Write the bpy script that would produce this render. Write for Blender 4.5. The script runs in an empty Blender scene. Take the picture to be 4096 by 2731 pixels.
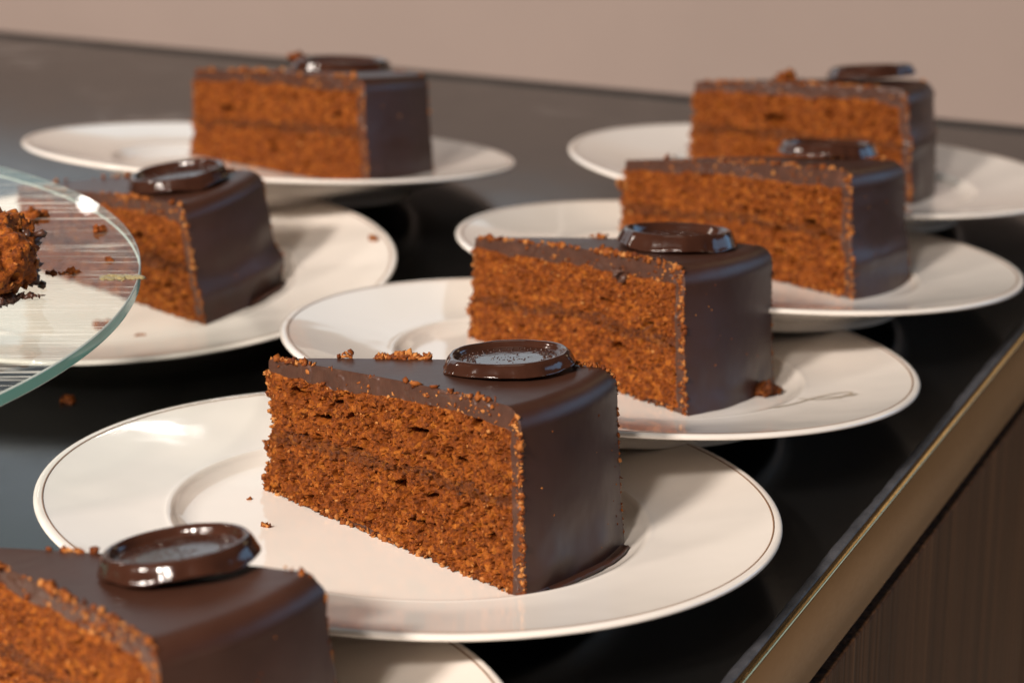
import bpy, math, random
import numpy as np
from mathutils import Vector, Matrix, Euler
R_ = math.radians
PI = math.pi
sc = bpy.context.scene
sc.unit_settings.system = 'METRIC'
sc.unit_settings.scale_length = 0.105          # one unit = the radius of a dessert plate, 10.5 cm

# ------------------------------------------------------------------ camera
cam_d = bpy.data.cameras.new("camera")
cam = bpy.data.objects.new("camera", cam_d)
sc.collection.objects.link(cam)
cam.matrix_world = (Matrix.Translation((0, 0, 2.55703)) @ Euler((R_(90 - 19.4394), 0, 0)).to_matrix().to_4x4()
                    @ Matrix.Rotation(R_(-0.309), 4, 'Z'))
cam_d.sensor_width = 36
cam_d.lens = 83.31
cam_d.clip_start = 0.1
cam_d.clip_end = 200
cam_d.dof.use_dof = True
cam_d.dof.focus_distance = 6.32
cam_d.dof.aperture_fstop = 1.25
cam_d.dof.aperture_blades = 9
sc.camera = cam

# ------------------------------------------------------------------ light
world = bpy.data.worlds.new("World")
sc.world = world
world.use_nodes = True
bg = world.node_tree.nodes["Background"]
bg.inputs[0].default_value = (1.0, 0.86, 0.72, 1)
bg.inputs[1].default_value = 0.035

def area(name, loc, target, size, power, col, sy=None):
    l = bpy.data.lights.new(name, 'AREA')
    l.shape = 'RECTANGLE' if sy else 'DISK'
    l.size = size
    if sy: l.size_y = sy
    l.energy = power
    l.color = col
    o = bpy.data.objects.new(name, l)
    sc.collection.objects.link(o)
    o.location = loc
    d = Vector(target) - Vector(loc)
    o.rotation_euler = d.to_track_quat('-Z', 'Y').to_euler()
    return o
WARM = (1.0, 0.895, 0.80)
area("overhead_light", (-8.6, -6.0, 11.0), (0, 7.5, 0), 2.0, 3900, WARM)
area("overhead_light", (-4.6, -7.6, 12.0), (0, 7.5, 0), 2.0, 1650, WARM)
area("overhead_light", (-13.0, -2.0, 9.5), (0, 8.5, 0), 2.0, 1000, WARM)
area("ceiling_fill", (-1.0, 9.0, 17.0), (0, 8, 0), 9, 190, (1.0, 0.88, 0.74))  # added soft overhead fill for the warm ambient light in shadows
area("window_light", (13.5, 11.0, 3.0), (0, 8.5, 0), 13.0, 500, (0.34, 0.64, 1.0), 6.0)
area("window_light", (-3.9, 14.5, 2.9), (-3.9, 7, 1.2), 9.0, 112, (0.82, 0.93, 1.0), 4.5)
area("wood_front_fill", (10.5, 0.5, 0.2), (1.5, 7, -0.8), 2.5, 55, (1.0, 0.80, 0.60))  # added low fill to brighten the wood front, no known source
area("wall_lamp", (-0.78, 14.3, 4.0), (-0.6, 6, 0), 0.10, 1.6, (1.0, 0.95, 0.9))
area("wall_lamp", (-2.47, 13.3, 2.27), (-1.2, 6.7, 0.5), 0.085, 0.6, (1.0, 0.97, 0.9))
area("overhead_light", (6.9, 16.6, 5.3), (1, 6.5, 0), 2.6, 24, (1.0, 0.78, 0.48))  # added light for the brass top strip to reflect, no known lamp
area("wall_left_fill", (-6.0, 8.6, 4.2), (-3.2, 13.0, 0.3), 0.8, 120, WARM)  # added fill that makes the wall brighter towards its left end
sp = bpy.data.lights.new("floor_fill_spot", 'SPOT')  # added spot: brightens the unseen floor that the brass face reflects
sp.energy = 4300; sp.spot_size = R_(92); sp.spot_blend = 0.6; sp.shadow_soft_size = 0.4; sp.color = (1.0, 0.84, 0.66)
spo = bpy.data.objects.new("floor_fill_spot", sp); sc.collection.objects.link(spo); spo.location = (12.0, 19.5, 8.0)

sc.view_settings.view_transform = 'Standard'
sc.view_settings.look = 'None'
sc.view_settings.exposure = 0.0
sc.view_settings.gamma = 1.0
sc.render.engine = 'CYCLES'
sc.cycles.use_denoising = True
sc.cycles.max_bounces = 10
sc.cycles.transparent_max_bounces = 12

# ------------------------------------------------------------------ node helpers
def new_mat(name):
    m = bpy.data.materials.new(name)
    m.use_nodes = True
    nt = m.node_tree
    return m, nt, nt.nodes["Principled BSDF"], nt.nodes["Material Output"]

def N(nt, kind, **kw):
    n = nt.nodes.new(kind)
    for k, v in kw.items():
        if k in n.inputs.keys() if isinstance(k, str) else False:
            n.inputs[k].default_value = v
        else:
            setattr(n, k, v)
    return n

def ocoord(nt, scale=(1, 1, 1), rot=(0, 0, 0), kind='Object'):
    tc = nt.nodes.new('ShaderNodeTexCoord')
    mp = nt.nodes.new('ShaderNodeMapping')
    mp.inputs['Scale'].default_value = scale
    mp.inputs['Rotation'].default_value = rot
    nt.links.new(tc.outputs[kind], mp.inputs['Vector'])
    return mp.outputs['Vector']

def noise(nt, vec, scale, detail=4, rough=0.55, dist=0.0):
    n = nt.nodes.new('ShaderNodeTexNoise')
    n.inputs['Scale'].default_value = scale
    n.inputs['Detail'].default_value = detail
    n.inputs['Roughness'].default_value = rough
    n.inputs['Distortion'].default_value = dist
    nt.links.new(vec, n.inputs['Vector'])
    return n.outputs['Fac']

def voro(nt, vec, scale, out='Distance', feature='F1'):
    n = nt.nodes.new('ShaderNodeTexVoronoi')
    n.feature = feature
    n.inputs['Scale'].default_value = scale
    nt.links.new(vec, n.inputs['Vector'])
    return n.outputs[out]

def ramp(nt, fac, stops, interp='LINEAR'):
    n = nt.nodes.new('ShaderNodeValToRGB')
    n.color_ramp.interpolation = interp
    e = n.color_ramp.elements
    while len(e) < len(stops): e.new(0.5)
    for el, (p, c) in zip(e, stops):
        el.position = p
        el.color = (c, c, c, 1) if not hasattr(c, '__len__') else (*c[:3], 1)
    nt.links.new(fac, n.inputs['Fac'])
    return n.outputs['Color']

def mixc(nt, fac, a, b, blend='MIX'):
    n = nt.nodes.new('ShaderNodeMix')
    n.data_type = 'RGBA'
    n.blend_type = blend
    for sock, v in ((n.inputs[0], fac), (n.inputs[6], a), (n.inputs[7], b)):
        if hasattr(v, 'is_linked') or hasattr(v, 'links'): nt.links.new(v, sock)
        elif hasattr(v, '__len__'): sock.default_value = (*v[:3], 1)
        else: sock.default_value = v
    return n.outputs[2]

def mathn(nt, op, a, b=0.5, clamp=False):
    n = nt.nodes.new('ShaderNodeMath')
    n.operation = op
    n.use_clamp = clamp
    for s, v in ((n.inputs[0], a), (n.inputs[1], b)):
        if hasattr(v, 'links'): nt.links.new(v, s)
        else: s.default_value = v
    return n.outputs[0]

def bump(nt, h, strength, dist, bsdf):
    n = nt.nodes.new('ShaderNodeBump')
    n.inputs['Strength'].default_value = strength
    n.inputs['Distance'].default_value = dist
    nt.links.new(h, n.inputs['Height'])
    nt.links.new(n.outputs['Normal'], bsdf.inputs['Normal'])
    return n

# ------------------------------------------------------------------ materials
def mat_sponge(name, tone=1.0, wet=0.0):
    m, nt, b, out = new_mat(name)
    v = ocoord(nt)
    n1 = noise(nt, v, 95, 5, 0.65)
    n2 = noise(nt, v, 7, 3, 0.5)
    vc = voro(nt, v, 70, 'Color')
    sep = nt.nodes.new('ShaderNodeSeparateColor'); nt.links.new(vc, sep.inputs[0])
    c = ramp(nt, n1, [(0.30, (0.016, 0.004, 0.0012)), (0.46, (0.135, 0.034, 0.0058)),  # darkest stop puts the shade of small pits into the colour
                      (0.60, (0.270, 0.077, 0.0105)), (0.75, (0.48, 0.170, 0.025))])
    c2 = ramp(nt, sep.outputs[0], [(0.0, (0.055, 0.0135, 0.003)), (0.45, (0.165, 0.042, 0.0068)),
                                   (0.8, (0.29, 0.082, 0.0105)), (1.0, (0.50, 0.185, 0.028))])
    col = mixc(nt, 0.42, c, c2)
    col = mixc(nt, ramp(nt, n2, [(0.35, 0.0), (0.7, 0.55)]), col, mixc(nt, 1.0, col, (0.72, 0.62, 0.6), 'MULTIPLY'))
    col = mixc(nt, 1.0, col, (tone, tone * 0.93, tone * 0.76), 'MULTIPLY')
    nt.links.new(col, b.inputs['Base Color'])
    b.inputs['Roughness'].default_value = 0.62 - wet
    b.inputs['Specular IOR Level'].default_value = 0.13 + wet * 0.8
    b.inputs['Subsurface Weight'].default_value = 0.12
    b.inputs['Subsurface Radius'].default_value = (0.03, 0.012, 0.005)
    b.inputs['Subsurface Scale'].default_value = 0.5
    bump(nt, noise(nt, v, 210, 3, 0.6), 0.6, 0.004, b)
    return m
M_sponge = mat_sponge("chocolate_sponge")
M_jam = mat_sponge("apricot_jam_soaked_sponge", 0.60, 0.06)
M_bright = mat_sponge("bright_sponge", 1.25, 0.05)

def mat_crumb():
    m, nt, b, out = new_mat("cake_crumb")
    v = ocoord(nt)
    n1 = noise(nt, v, 60, 3, 0.6)
    geo = nt.nodes.new('ShaderNodeNewGeometry')
    c = ramp(nt, geo.outputs['Random Per Island'], [(0.0, (0.075, 0.018, 0.004)), (0.35, (0.19, 0.048, 0.007)),
                 (0.7, (0.36, 0.115, 0.022)), (1.0, (0.56, 0.25, 0.075))])
    c = mixc(nt, ramp(nt, n1, [(0.3, 0.5), (0.7, 0.0)]), c, (0.13, 0.03, 0.008))
    nt.links.new(c, b.inputs['Base Color'])
    b.inputs['Roughness'].default_value = 0.6
    b.inputs['Specular IOR Level'].default_value = 0.15
    return m
M_crumb = mat_crumb()

def mat_icing():
    m, nt, b, out = new_mat("chocolate_icing")
    v = ocoord(nt)
    n1 = noise(nt, v, 5, 3, 0.5)
    n2 = noise(nt, v, 90, 3, 0.6)
    c = ramp(nt, n1, [(0.3, (0.042, 0.016, 0.0095)), (0.7, (0.056, 0.0215, 0.013))])
    nt.links.new(c, b.inputs['Base Color'])
    rr = nt.nodes.new('ShaderNodeMapRange')
    rr.inputs['To Min'].default_value = 0.33; rr.inputs['To Max'].default_value = 0.45
    nt.links.new(n1, rr.inputs['Value'])
    nt.links.new(rr.outputs[0], b.inputs['Roughness'])
    b.inputs['Specular IOR Level'].default_value = 0.32
    h = mathn(nt, 'ADD', mathn(nt, 'MULTIPLY', noise(nt, v, 9, 2, 0.5), 1.0), mathn(nt, 'MULTIPLY', n2, 0.03))
    bump(nt, h, 0.10, 0.03, b)
    return m
M_icing = mat_icing()

def mat_icing_cut():
    m, nt, b, out = new_mat("cut_chocolate_icing")
    v = ocoord(nt)
    st = ocoord(nt, (90, 90, 9))
    n1 = noise(nt, v, 26, 4, 0.6)
    n2 = noise(nt, st, 1.0, 3, 0.6)
    c = ramp(nt, n1, [(0.3, (0.050, 0.019, 0.0115)), (0.62, (0.074, 0.029, 0.017)), (0.8, (0.13, 0.050, 0.026))])
    nt.links.new(c, b.inputs['Base Color'])
    b.inputs['Roughness'].default_value = 0.42
    bump(nt, n2, 0.25, 0.006, b)
    return m
M_icing_cut = mat_icing_cut()

def mat_seal():
    m, nt, b, out = new_mat("glossy_dark_chocolate")
    v = ocoord(nt)
    n1 = noise(nt, v, 14, 3, 0.5)
    c = ramp(nt, n1, [(0.3, (0.032, 0.0115, 0.007)), (0.7, (0.046, 0.017, 0.010))])
    nt.links.new(c, b.inputs['Base Color'])
    b.inputs['Roughness'].default_value = 0.12
    b.inputs['Specular IOR Level'].default_value = 0.55
    bump(nt, noise(nt, v, 30, 2, 0.5), 0.12, 0.01, b)
    return m
M_seal = mat_seal()

def mat_plate():
    m, nt, b, out = new_mat("cream_porcelain")
    v = ocoord(nt)
    n1 = noise(nt, v, 2.2, 3, 0.5)
    c = ramp(nt, n1, [(0.3, (0.81, 0.745, 0.68)), (0.7, (0.835, 0.77, 0.705))])
    # faint smears and dust left on the glaze
    s = ramp(nt, noise(nt, ocoord(nt, (9, 3, 6), (0, 0, 0.6)), 2.0, 5, 0.7), [(0.66, 0.0), (0.80, 0.20)])
    c = mixc(nt, s, c, (0.62, 0.54, 0.47))
    nt.links.new(c, b.inputs['Base Color'])
    b.inputs['Roughness'].default_value = 0.06
    b.inputs['Specular IOR Level'].default_value = 0.5
    bump(nt, noise(nt, v, 3.5, 2, 0.5), 0.12, 0.02, b)
    return m
M_plate = mat_plate()

def plain(name, col, rough, spec=0.5, metal=0.0):
    m, nt, b, out = new_mat(name)
    v = ocoord(nt)
    c = mixc(nt, ramp(nt, noise(nt, v, 18, 3, 0.6), [(0.35, 0.0), (0.7, 0.5)]), col, tuple(x * 0.72 for x in col))
    nt.links.new(c, b.inputs['Base Color'])
    b.inputs['Roughness'].default_value = rough
    b.inputs['Specular IOR Level'].default_value = spec
    b.inputs['Metallic'].default_value = metal
    return m
M_line = plain("brown_gold_print", (0.27, 0.15, 0.085), 0.35)
M_print = plain("faded_brown_print", (0.36, 0.29, 0.21), 0.3)
M_gap = plain("black_shadow_gap", (0.012, 0.010, 0.010), 0.6)  # near-black, so the shade inside gaps is in the colour
M_bead = None

def mat_counter():
    m, nt, b, out = new_mat("black_veined_stone")
    v = ocoord(nt)
    n1 = noise(nt, v, 1.6, 5, 0.6)
    c = ramp(nt, n1, [(0.3, (0.0030, 0.0030, 0.0034)), (0.75, (0.0060, 0.0058, 0.0056))])
    wv = ocoord(nt, (0.35, 1.1, 1), (0, 0, -0.25))
    vein = noise(nt, wv, 1.25, 7, 0.62, 0.9)
    line = mathn(nt, 'ABSOLUTE', mathn(nt, 'SUBTRACT', vein, 0.5))
    lm = ramp(nt, line, [(0.0, 1.0), (0.012, 0.25), (0.03, 0.0)])
    msk = ramp(nt, noise(nt, v, 0.9, 2, 0.5), [(0.50, 0.0), (0.62, 1.0)])
    sx = nt.nodes.new('ShaderNodeSeparateXYZ'); nt.links.new(v, sx.inputs[0])
    msk = mathn(nt, 'MULTIPLY', msk, ramp(nt, mathn(nt, 'MULTIPLY', sx.outputs[1], 0.1), [(0.88, 0.0), (0.99, 1.0)]))
    c = mixc(nt, mathn(nt, 'MULTIPLY', lm, msk), c, (0.17, 0.15, 0.14))
    dust = ramp(nt, voro(nt, v, 11), [(0.0, 0.5), (0.02, 0.5), (0.035, 0.0)])
    c = mixc(nt, mathn(nt, 'MULTIPLY', dust, ramp(nt, noise(nt, v, 2.3, 2), [(0.5, 0.0), (0.65, 0.6)])), c, (0.25, 0.22, 0.19))
    nt.links.new(c, b.inputs['Base Color'])
    r = ramp(nt, noise(nt, v, 5, 4, 0.6), [(0.3, 0.16), (0.7, 0.23)])
    nt.links.new(r, b.inputs['Roughness'])
    b.inputs['Specular IOR Level'].default_value = 0.68
    return m
M_counter = mat_counter()

def mat_bead():
    m, nt, b, out = new_mat("grey_sealant")
    v = ocoord(nt)
    c = ramp(nt, noise(nt, v, 12, 4, 0.6), [(0.3, (0.035, 0.036, 0.042)), (0.7, (0.085, 0.085, 0.095))])
    nt.links.new(c, b.inputs['Base Color'])
    b.inputs['Roughness'].default_value = 0.42
    bump(nt, noise(nt, v, 26, 4, 0.65), 0.6, 0.01, b)
    return m
M_bead = mat_bead()

def mat_brass():
    m, nt, b, out = new_mat("brushed_brass")
    v = ocoord(nt)
    ln = ocoord(nt, (60, 0.8, 60), (0, 0, R_(25.6)))
    n1 = noise(nt, v, 3.5, 4, 0.6)
    n2 = noise(nt, ln, 1.4, 4, 0.6)
    c = ramp(nt, n1, [(0.3, (0.49, 0.32, 0.15)), (0.7, (0.54, 0.36, 0.17))])
    sp = ramp(nt, voro(nt, v, 16), [(0.0, 0.6), (0.025, 0.0)])
    c = mixc(nt, mathn(nt, 'MULTIPLY', sp, 0.5), c, (0.12, 0.08, 0.05))
    nt.links.new(c, b.inputs['Base Color'])
    b.inputs['Metallic'].default_value = 1.0
    nt.links.new(ramp(nt, n2, [(0.3, 0.20), (0.7, 0.27)]), b.inputs['Roughness'])
    bump(nt, n2, 0.02, 0.01, b)
    return m
M_brass = mat_brass()

def mat_wood():
    m, nt, b, out = new_mat("dark_walnut_veneer")
    v = ocoord(nt, (42, 42, 0.30))
    v2 = ocoord(nt, (9, 9, 0.4))
    n1 = noise(nt, v, 1.0, 5, 0.6, 0.3)
    n2 = noise(nt, v2, 1.0, 3, 0.5, 0.4)
    c = ramp(nt, n1, [(0.36, (0.034, 0.013, 0.005)), (0.5, (0.125, 0.047, 0.017)), (0.64, (0.24, 0.100, 0.038))])
    c = mixc(nt, ramp(nt, n2, [(0.35, 0.6), (0.65, 0.0)]), c, (0.075, 0.030, 0.013))
    nt.links.new(c, b.inputs['Base Color'])
    b.inputs['Roughness'].default_value = 0.42
    b.inputs['Specular IOR Level'].default_value = 0.25
    bump(nt, n1, 0.6, 0.01, b)
    return m
M_wood = mat_wood()

def mat_wall():
    m, nt, b, out = new_mat("beige_pink_wall_paint")
    v = ocoord(nt)
    c = ramp(nt, noise(nt, v, 0.8, 4, 0.6), [(0.3, (0.278, 0.215, 0.188)), (0.7, (0.300, 0.231, 0.202))])
    nt.links.new(c, b.inputs['Base Color'])
    b.inputs['Roughness'].default_value = 0.6
    bump(nt, noise(nt, v, 30, 3), 0.05, 0.01, b)
    return m
M_wall = mat_wall()

def mat_glass():
    m, nt, b, out = new_mat("clear_scratched_glass")
    nt.nodes.remove(b)
    tr = nt.nodes.new('ShaderNodeBsdfTransparent'); tr.inputs[0].default_value = (0.93, 0.975, 0.955, 1)
    gl = nt.nodes.new('ShaderNodeBsdfGlossy'); gl.inputs['Roughness'].default_value = 0.0
    geo = nt.nodes.new('ShaderNodeNewGeometry')
    dt = nt.nodes.new('ShaderNodeVectorMath'); dt.operation = 'DOT_PRODUCT'
    nt.links.new(geo.outputs['Normal'], dt.inputs[0]); nt.links.new(geo.outputs['Incoming'], dt.inputs[1])
    sch = mathn(nt, 'POWER', mathn(nt, 'SUBTRACT', 1.0, mathn(nt, 'ABSOLUTE', dt.outputs['Value'])), 5.0)
    sch = mathn(nt, 'ADD', 0.04, mathn(nt, 'MULTIPLY', sch, 0.96))
    mx = nt.nodes.new('ShaderNodeMixShader')
    nt.links.new(mathn(nt, 'MULTIPLY', sch, 0.62), mx.inputs[0])
    nt.links.new(tr.outputs[0], mx.inputs[1]); nt.links.new(gl.outputs[0], mx.inputs[2])
    # scratches: fine pale lines in a few directions, broken up by a coarse mask
    tot = None
    for ang, sx, sy, th, ms in ((0.06, 1.5, 60, 0.60, 1.7), (0.9, 2.2, 75, 0.63, 2.3), (-0.35, 1.8, 85, 0.61, 2.0), (0.12, 2.2, 30, 0.60, 3.1), (0.45, 2.6, 120, 0.61, 2.7), (-0.9, 6, 160, 0.66, 4.1)):
        s = ramp(nt, noise(nt, ocoord(nt, (sx, sy, 1), (0, 0, ang)), 1.0, 3, 0.55), [(th - 0.03, 0.0), (th + 0.04, 1.0)])
        k = ramp(nt, noise(nt, ocoord(nt, (1, 1, 1), (0, 0, ang)), ms, 2, 0.5), [(0.45, 0.0), (0.62, 1.0)])
        s = mathn(nt, 'MULTIPLY', s, k)
        tot = s if tot is None else mathn(nt, 'MAXIMUM', tot, s)
    df = nt.nodes.new('ShaderNodeBsdfDiffuse'); df.inputs[0].default_value = (0.72, 0.72, 0.66, 1)
    m2 = nt.nodes.new('ShaderNodeMixShader')
    nt.links.new(mathn(nt, 'MULTIPLY', tot, 0.68), m2.inputs[0])
    nt.links.new(mx.outputs[0], m2.inputs[1]); nt.links.new(df.outputs[0], m2.inputs[2])
    nt.links.new(m2.outputs[0], out.inputs['Surface'])
    return m
M_glass = mat_glass()

def mat_glass_edge():
    m, nt, b, out = new_mat("teal_glass_edge")
    v = ocoord(nt)
    c = ramp(nt, noise(nt, v, 1.2, 3), [(0.3, (0.17, 0.43, 0.35)), (0.7, (0.22, 0.52, 0.43))])
    nt.links.new(c, b.inputs['Base Color'])
    b.inputs['Roughness'].default_value = 0.12
    b.inputs['Subsurface Weight'].default_value = 0.3
    b.inputs['Subsurface Radius'].default_value = (0.02, 0.06, 0.05)
    return m
M_edge = mat_glass_edge()
def mat_edge_band():
    m = M_edge.copy(); m.name = "teal_glass_edge_band"
    nt = m.node_tree
    out = nt.nodes["Material Output"]; b = nt.nodes["Principled BSDF"]
    geo = nt.nodes.new('ShaderNodeNewGeometry')
    tr = nt.nodes.new('ShaderNodeBsdfTransparent'); tr.inputs[0].default_value = (0.86, 0.95, 0.91, 1)
    mx = nt.nodes.new('ShaderNodeMixShader')
    nt.links.new(mathn(nt, 'MULTIPLY', geo.outputs['Backfacing'], 0.93), mx.inputs[0])
    nt.links.new(b.outputs[0], mx.inputs[1]); nt.links.new(tr.outputs[0], mx.inputs[2])
    nt.links.new(mx.outputs[0], out.inputs['Surface'])
    return m
M_band = mat_edge_band()
M_chamfer = plain("ground_glass_chamfer", (0.55, 0.60, 0.54), 0.25)
M_smear = plain("dried_jam_smear", (0.33, 0.26, 0.12), 0.3)

# ------------------------------------------------------------------ fast meshes and objects
def mesh_np(name, verts, faces, mat, smooth=True):
    """verts (n,3); faces (m,3) or (m,4) int array"""
    verts = np.asarray(verts, np.float32); faces = np.asarray(faces, np.int32)
    k = faces.shape[1]
    me = bpy.data.meshes.new(name)
    me.vertices.add(len(verts)); me.vertices.foreach_set("co", verts.ravel())
    me.loops.add(faces.size); me.loops.foreach_set("vertex_index", faces.ravel())
    me.polygons.add(len(faces))
    me.polygons.foreach_set("loop_start", np.arange(0, faces.size, k, dtype=np.int32))
    me.update(calc_edges=True)
    me.validate()
    me.materials.append(mat)
    if smooth: me.polygons.foreach_set("use_smooth", np.ones(len(me.polygons), bool))
    return me

def link(name, me, parent=None, loc=(0, 0, 0)):
    o = bpy.data.objects.new(name, me)
    sc.collection.objects.link(o)
    o.location = loc
    if parent is not None: o.parent = parent
    return o

def tag(o, label=None, cat=None, group=None, kind=None):
    if label: o['label'] = label
    if cat: o['category'] = cat
    if group: o['group'] = group
    if kind: o['kind'] = kind
    return o

def thing(name, label, cat, mw=None, group=None):
    o = bpy.data.objects.new(name, None)
    sc.collection.objects.link(o)
    o.empty_display_size = 0.1
    if mw is not None: o.matrix_world = mw
    return tag(o, label, cat, group)

def grid_faces(nu, nv, wrap=False):
    """vertex index i*nv+j ; i in nu rings, j in nv"""
    i = np.arange(nu if wrap else nu - 1)[:, None]; j = np.arange(nv - 1)[None, :]
    i2 = (i + 1) % nu
    return np.stack([i * nv + j, i2 * nv + j, i2 * nv + j + 1, i * nv + j + 1], -1).reshape(-1, 4)

def revolve(profile, n=96, radfn=None):
    p = np.asarray(profile, float)
    a = np.linspace(0, 2 * PI, n, endpoint=False)
    V = np.stack([p[None, :, 0] * np.cos(a)[:, None], p[None, :, 0] * np.sin(a)[:, None],
                  np.repeat(p[None, :, 1], n, 0)], -1)
    return V.reshape(-1, 3), grid_faces(n, len(p), True)

def smooth_poly(pts, per=6):
    """Catmull-Rom through 2-D points"""
    p = np.asarray(pts, float)
    P = np.vstack([2 * p[0] - p[1], p, 2 * p[-1] - p[-2]])
    out = []
    for i in range(1, len(P) - 2):
        for t in np.linspace(0, 1, per, endpoint=False):
            a, b, c, d = P[i - 1:i + 3]
            out.append(0.5 * ((2 * b) + (c - a) * t + (2 * a - 5 * b + 4 * c - d) * t * t + (3 * b - a - 3 * c + d) * t ** 3))
    out.append(P[-2])
    return np.array(out)

# ------------------------------------------------------------------ numpy noise
def _hash(ix, iy, iz, seed):
    with np.errstate(over='ignore'):
        h = (ix.astype(np.uint32) * np.uint32(374761393) + iy.astype(np.uint32) * np.uint32(668265263)
             + iz.astype(np.uint32) * np.uint32(2147483647) + np.uint32(seed * 974711 + 13))
        h ^= h >> np.uint32(13); h *= np.uint32(1274126177); h ^= h >> np.uint32(16)
        h *= np.uint32(2246822519); h ^= h >> np.uint32(13)
    return h.astype(np.float64) / 4294967295.0

def vnoise(P, scale, seed=0):
    q = np.asarray(P, float) * scale + 517.3
    i = np.floor(q).astype(np.int64); f = q - i; f = f * f * (3 - 2 * f)
    r = 0
    for dx in (0, 1):
        for dy in (0, 1):
            for dz in (0, 1):
                w = (f[..., 0] if dx else 1 - f[..., 0]) * (f[..., 1] if dy else 1 - f[..., 1]) * (f[..., 2] if dz else 1 - f[..., 2])
                r = r + w * _hash(i[..., 0] + dx, i[..., 1] + dy, i[..., 2] + dz, seed)
    return r * 2 - 1

def fbm(P, scale, seed=0, octv=3, gain=0.5):
    r = 0; a = 1; t = 0
    for o in range(octv):
        r = r + a * vnoise(P, scale * 2 ** o, seed + 7 * o); t += a; a *= gain
    return r / t

def worley(P, scale, seed=0):
    q = np.asarray(P, float) * scale + 311.7
    i = np.floor(q).astype(np.int64)
    best = np.full(q.shape[:-1], 9.0); rid = np.zeros(q.shape[:-1])
    for dx in (-1, 0, 1):
        for dy in (-1, 0, 1):
            for dz in (-1, 0, 1):
                cx, cy, cz = i[..., 0] + dx, i[..., 1] + dy, i[..., 2] + dz
                px = cx + _hash(cx, cy, cz, seed); py = cy + _hash(cx, cy, cz, seed + 1); pz = cz + _hash(cx, cy, cz, seed + 2)
                d = np.sqrt((px - q[..., 0]) ** 2 + (py - q[..., 1]) ** 2 + (pz - q[..., 2]) ** 2)
                m = d < best
                best = np.where(m, d, best); rid = np.where(m, _hash(cx, cy, cz, seed + 3), rid)
    return best, rid

def sstep(a, b, x):
    t = np.clip((x - a) / (b - a), 0, 1)
    return t * t * (3 - 2 * t)

# ------------------------------------------------------------------ blobs (crumbs)
def _ico():
    t = (1 + 5 ** 0.5) / 2
    v = np.array([(-1, t, 0), (1, t, 0), (-1, -t, 0), (1, -t, 0), (0, -1, t), (0, 1, t), (0, -1, -t), (0, 1, -t),
                  (t, 0, -1), (t, 0, 1), (-t, 0, -1), (-t, 0, 1)], float)
    v /= np.linalg.norm(v[0])
    f = np.array([(0, 11, 5), (0, 5, 1), (0, 1, 7), (0, 7, 10), (0, 10, 11), (1, 5, 9), (5, 11, 4), (11, 10, 2), (10, 7, 6),
                  (7, 1, 8), (3, 9, 4), (3, 4, 2), (3, 2, 6), (3, 6, 8), (3, 8, 9), (4, 9, 5), (2, 4, 11), (6, 2, 10), (8, 6, 7), (9, 8, 1)])
    return v, f
ICO_V, ICO_F = _ico()

def crumbs_mesh(name, C, S, rng, mat, rough=0.68, aniso=0.62):
    C = np.asarray(C, float); S = np.asarray(S, float); n = len(C)
    V = ICO_V[None] * (1 + rough * rng.uniform(-1, 1, (n, 12, 1)))
    V = V * (1 + aniso * rng.uniform(-1, 1, (n, 1, 3)))
    q = rng.normal(size=(n, 4)); q /= np.linalg.norm(q, axis=1, keepdims=True)
    w, x, y, z = q.T
    Rm = np.stack([np.stack([1 - 2 * (y * y + z * z), 2 * (x * y - z * w), 2 * (x * z + y * w)], -1),
                   np.stack([2 * (x * y + z * w), 1 - 2 * (x * x + z * z), 2 * (y * z - x * w)], -1),
                   np.stack([2 * (x * z - y * w), 2 * (y * z + x * w), 1 - 2 * (x * x + y * y)], -1)], 1)
    V = np.einsum('nij,nkj->nki', Rm, V) * S[:, None, None] + C[:, None]
    F = (ICO_F[None] + 12 * np.arange(n)[:, None, None]).reshape(-1, 3)
    return mesh_np(name, V.reshape(-1, 3), F, mat, False)

def clump_mesh(name, rng, size, mat, n=26, squash=0.6):
    """one crumb of cake: a knobbly clump of fused grains resting on z = 0"""
    C = rng.normal(size=(n, 3)) * size * np.array([0.42, 0.34, 0.22])
    C[:, 2] = np.abs(C[:, 2])
    return crumbs_mesh(name, C, rng.uniform(0.22, 0.48, n) * size, rng, mat)

# ------------------------------------------------------------------ setting: wall, counter
ZT = -0.175
U = np.array([0.4318, 0.9020]); NO = np.array([0.9020, -0.4318])     # along the counter front, outward
E0 = np.array([0.564, 5.211])                                       # a point on the brass arris
BU = np.array([0.9190, -0.3943]); BN = np.array([0.3943, 0.9190])   # along the back edge, away from the camera
B0 = np.array([0.0, 11.594])

def prism(name, poly, z0, z1, mat, parent=None, bev=0.0):
    import bmesh
    bm = bmesh.new()
    vs = [bm.verts.new((x, y, z0)) for x, y in poly]
    f = bm.faces.new(vs)
    r = bmesh.ops.extrude_face_region(bm, geom=[f])
    for v in r['geom']:
        if isinstance(v, bmesh.types.BMVert): v.co.z = z1
    bmesh.ops.recalc_face_normals(bm, faces=bm.faces)
    if bev: bmesh.ops.bevel(bm, geom=list(bm.edges), offset=bev, segments=2, affect='EDGES', profile=0.6)
    me = bpy.data.meshes.new(name)
    bm.to_mesh(me); bm.free()
    me.materials.append(mat)
    return link(name, me, parent)

def isect(p, u, q, w):
    A = np.array([u, -w]).T
    s = np.linalg.solve(A, q - p)
    return p + u * s[0]

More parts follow.
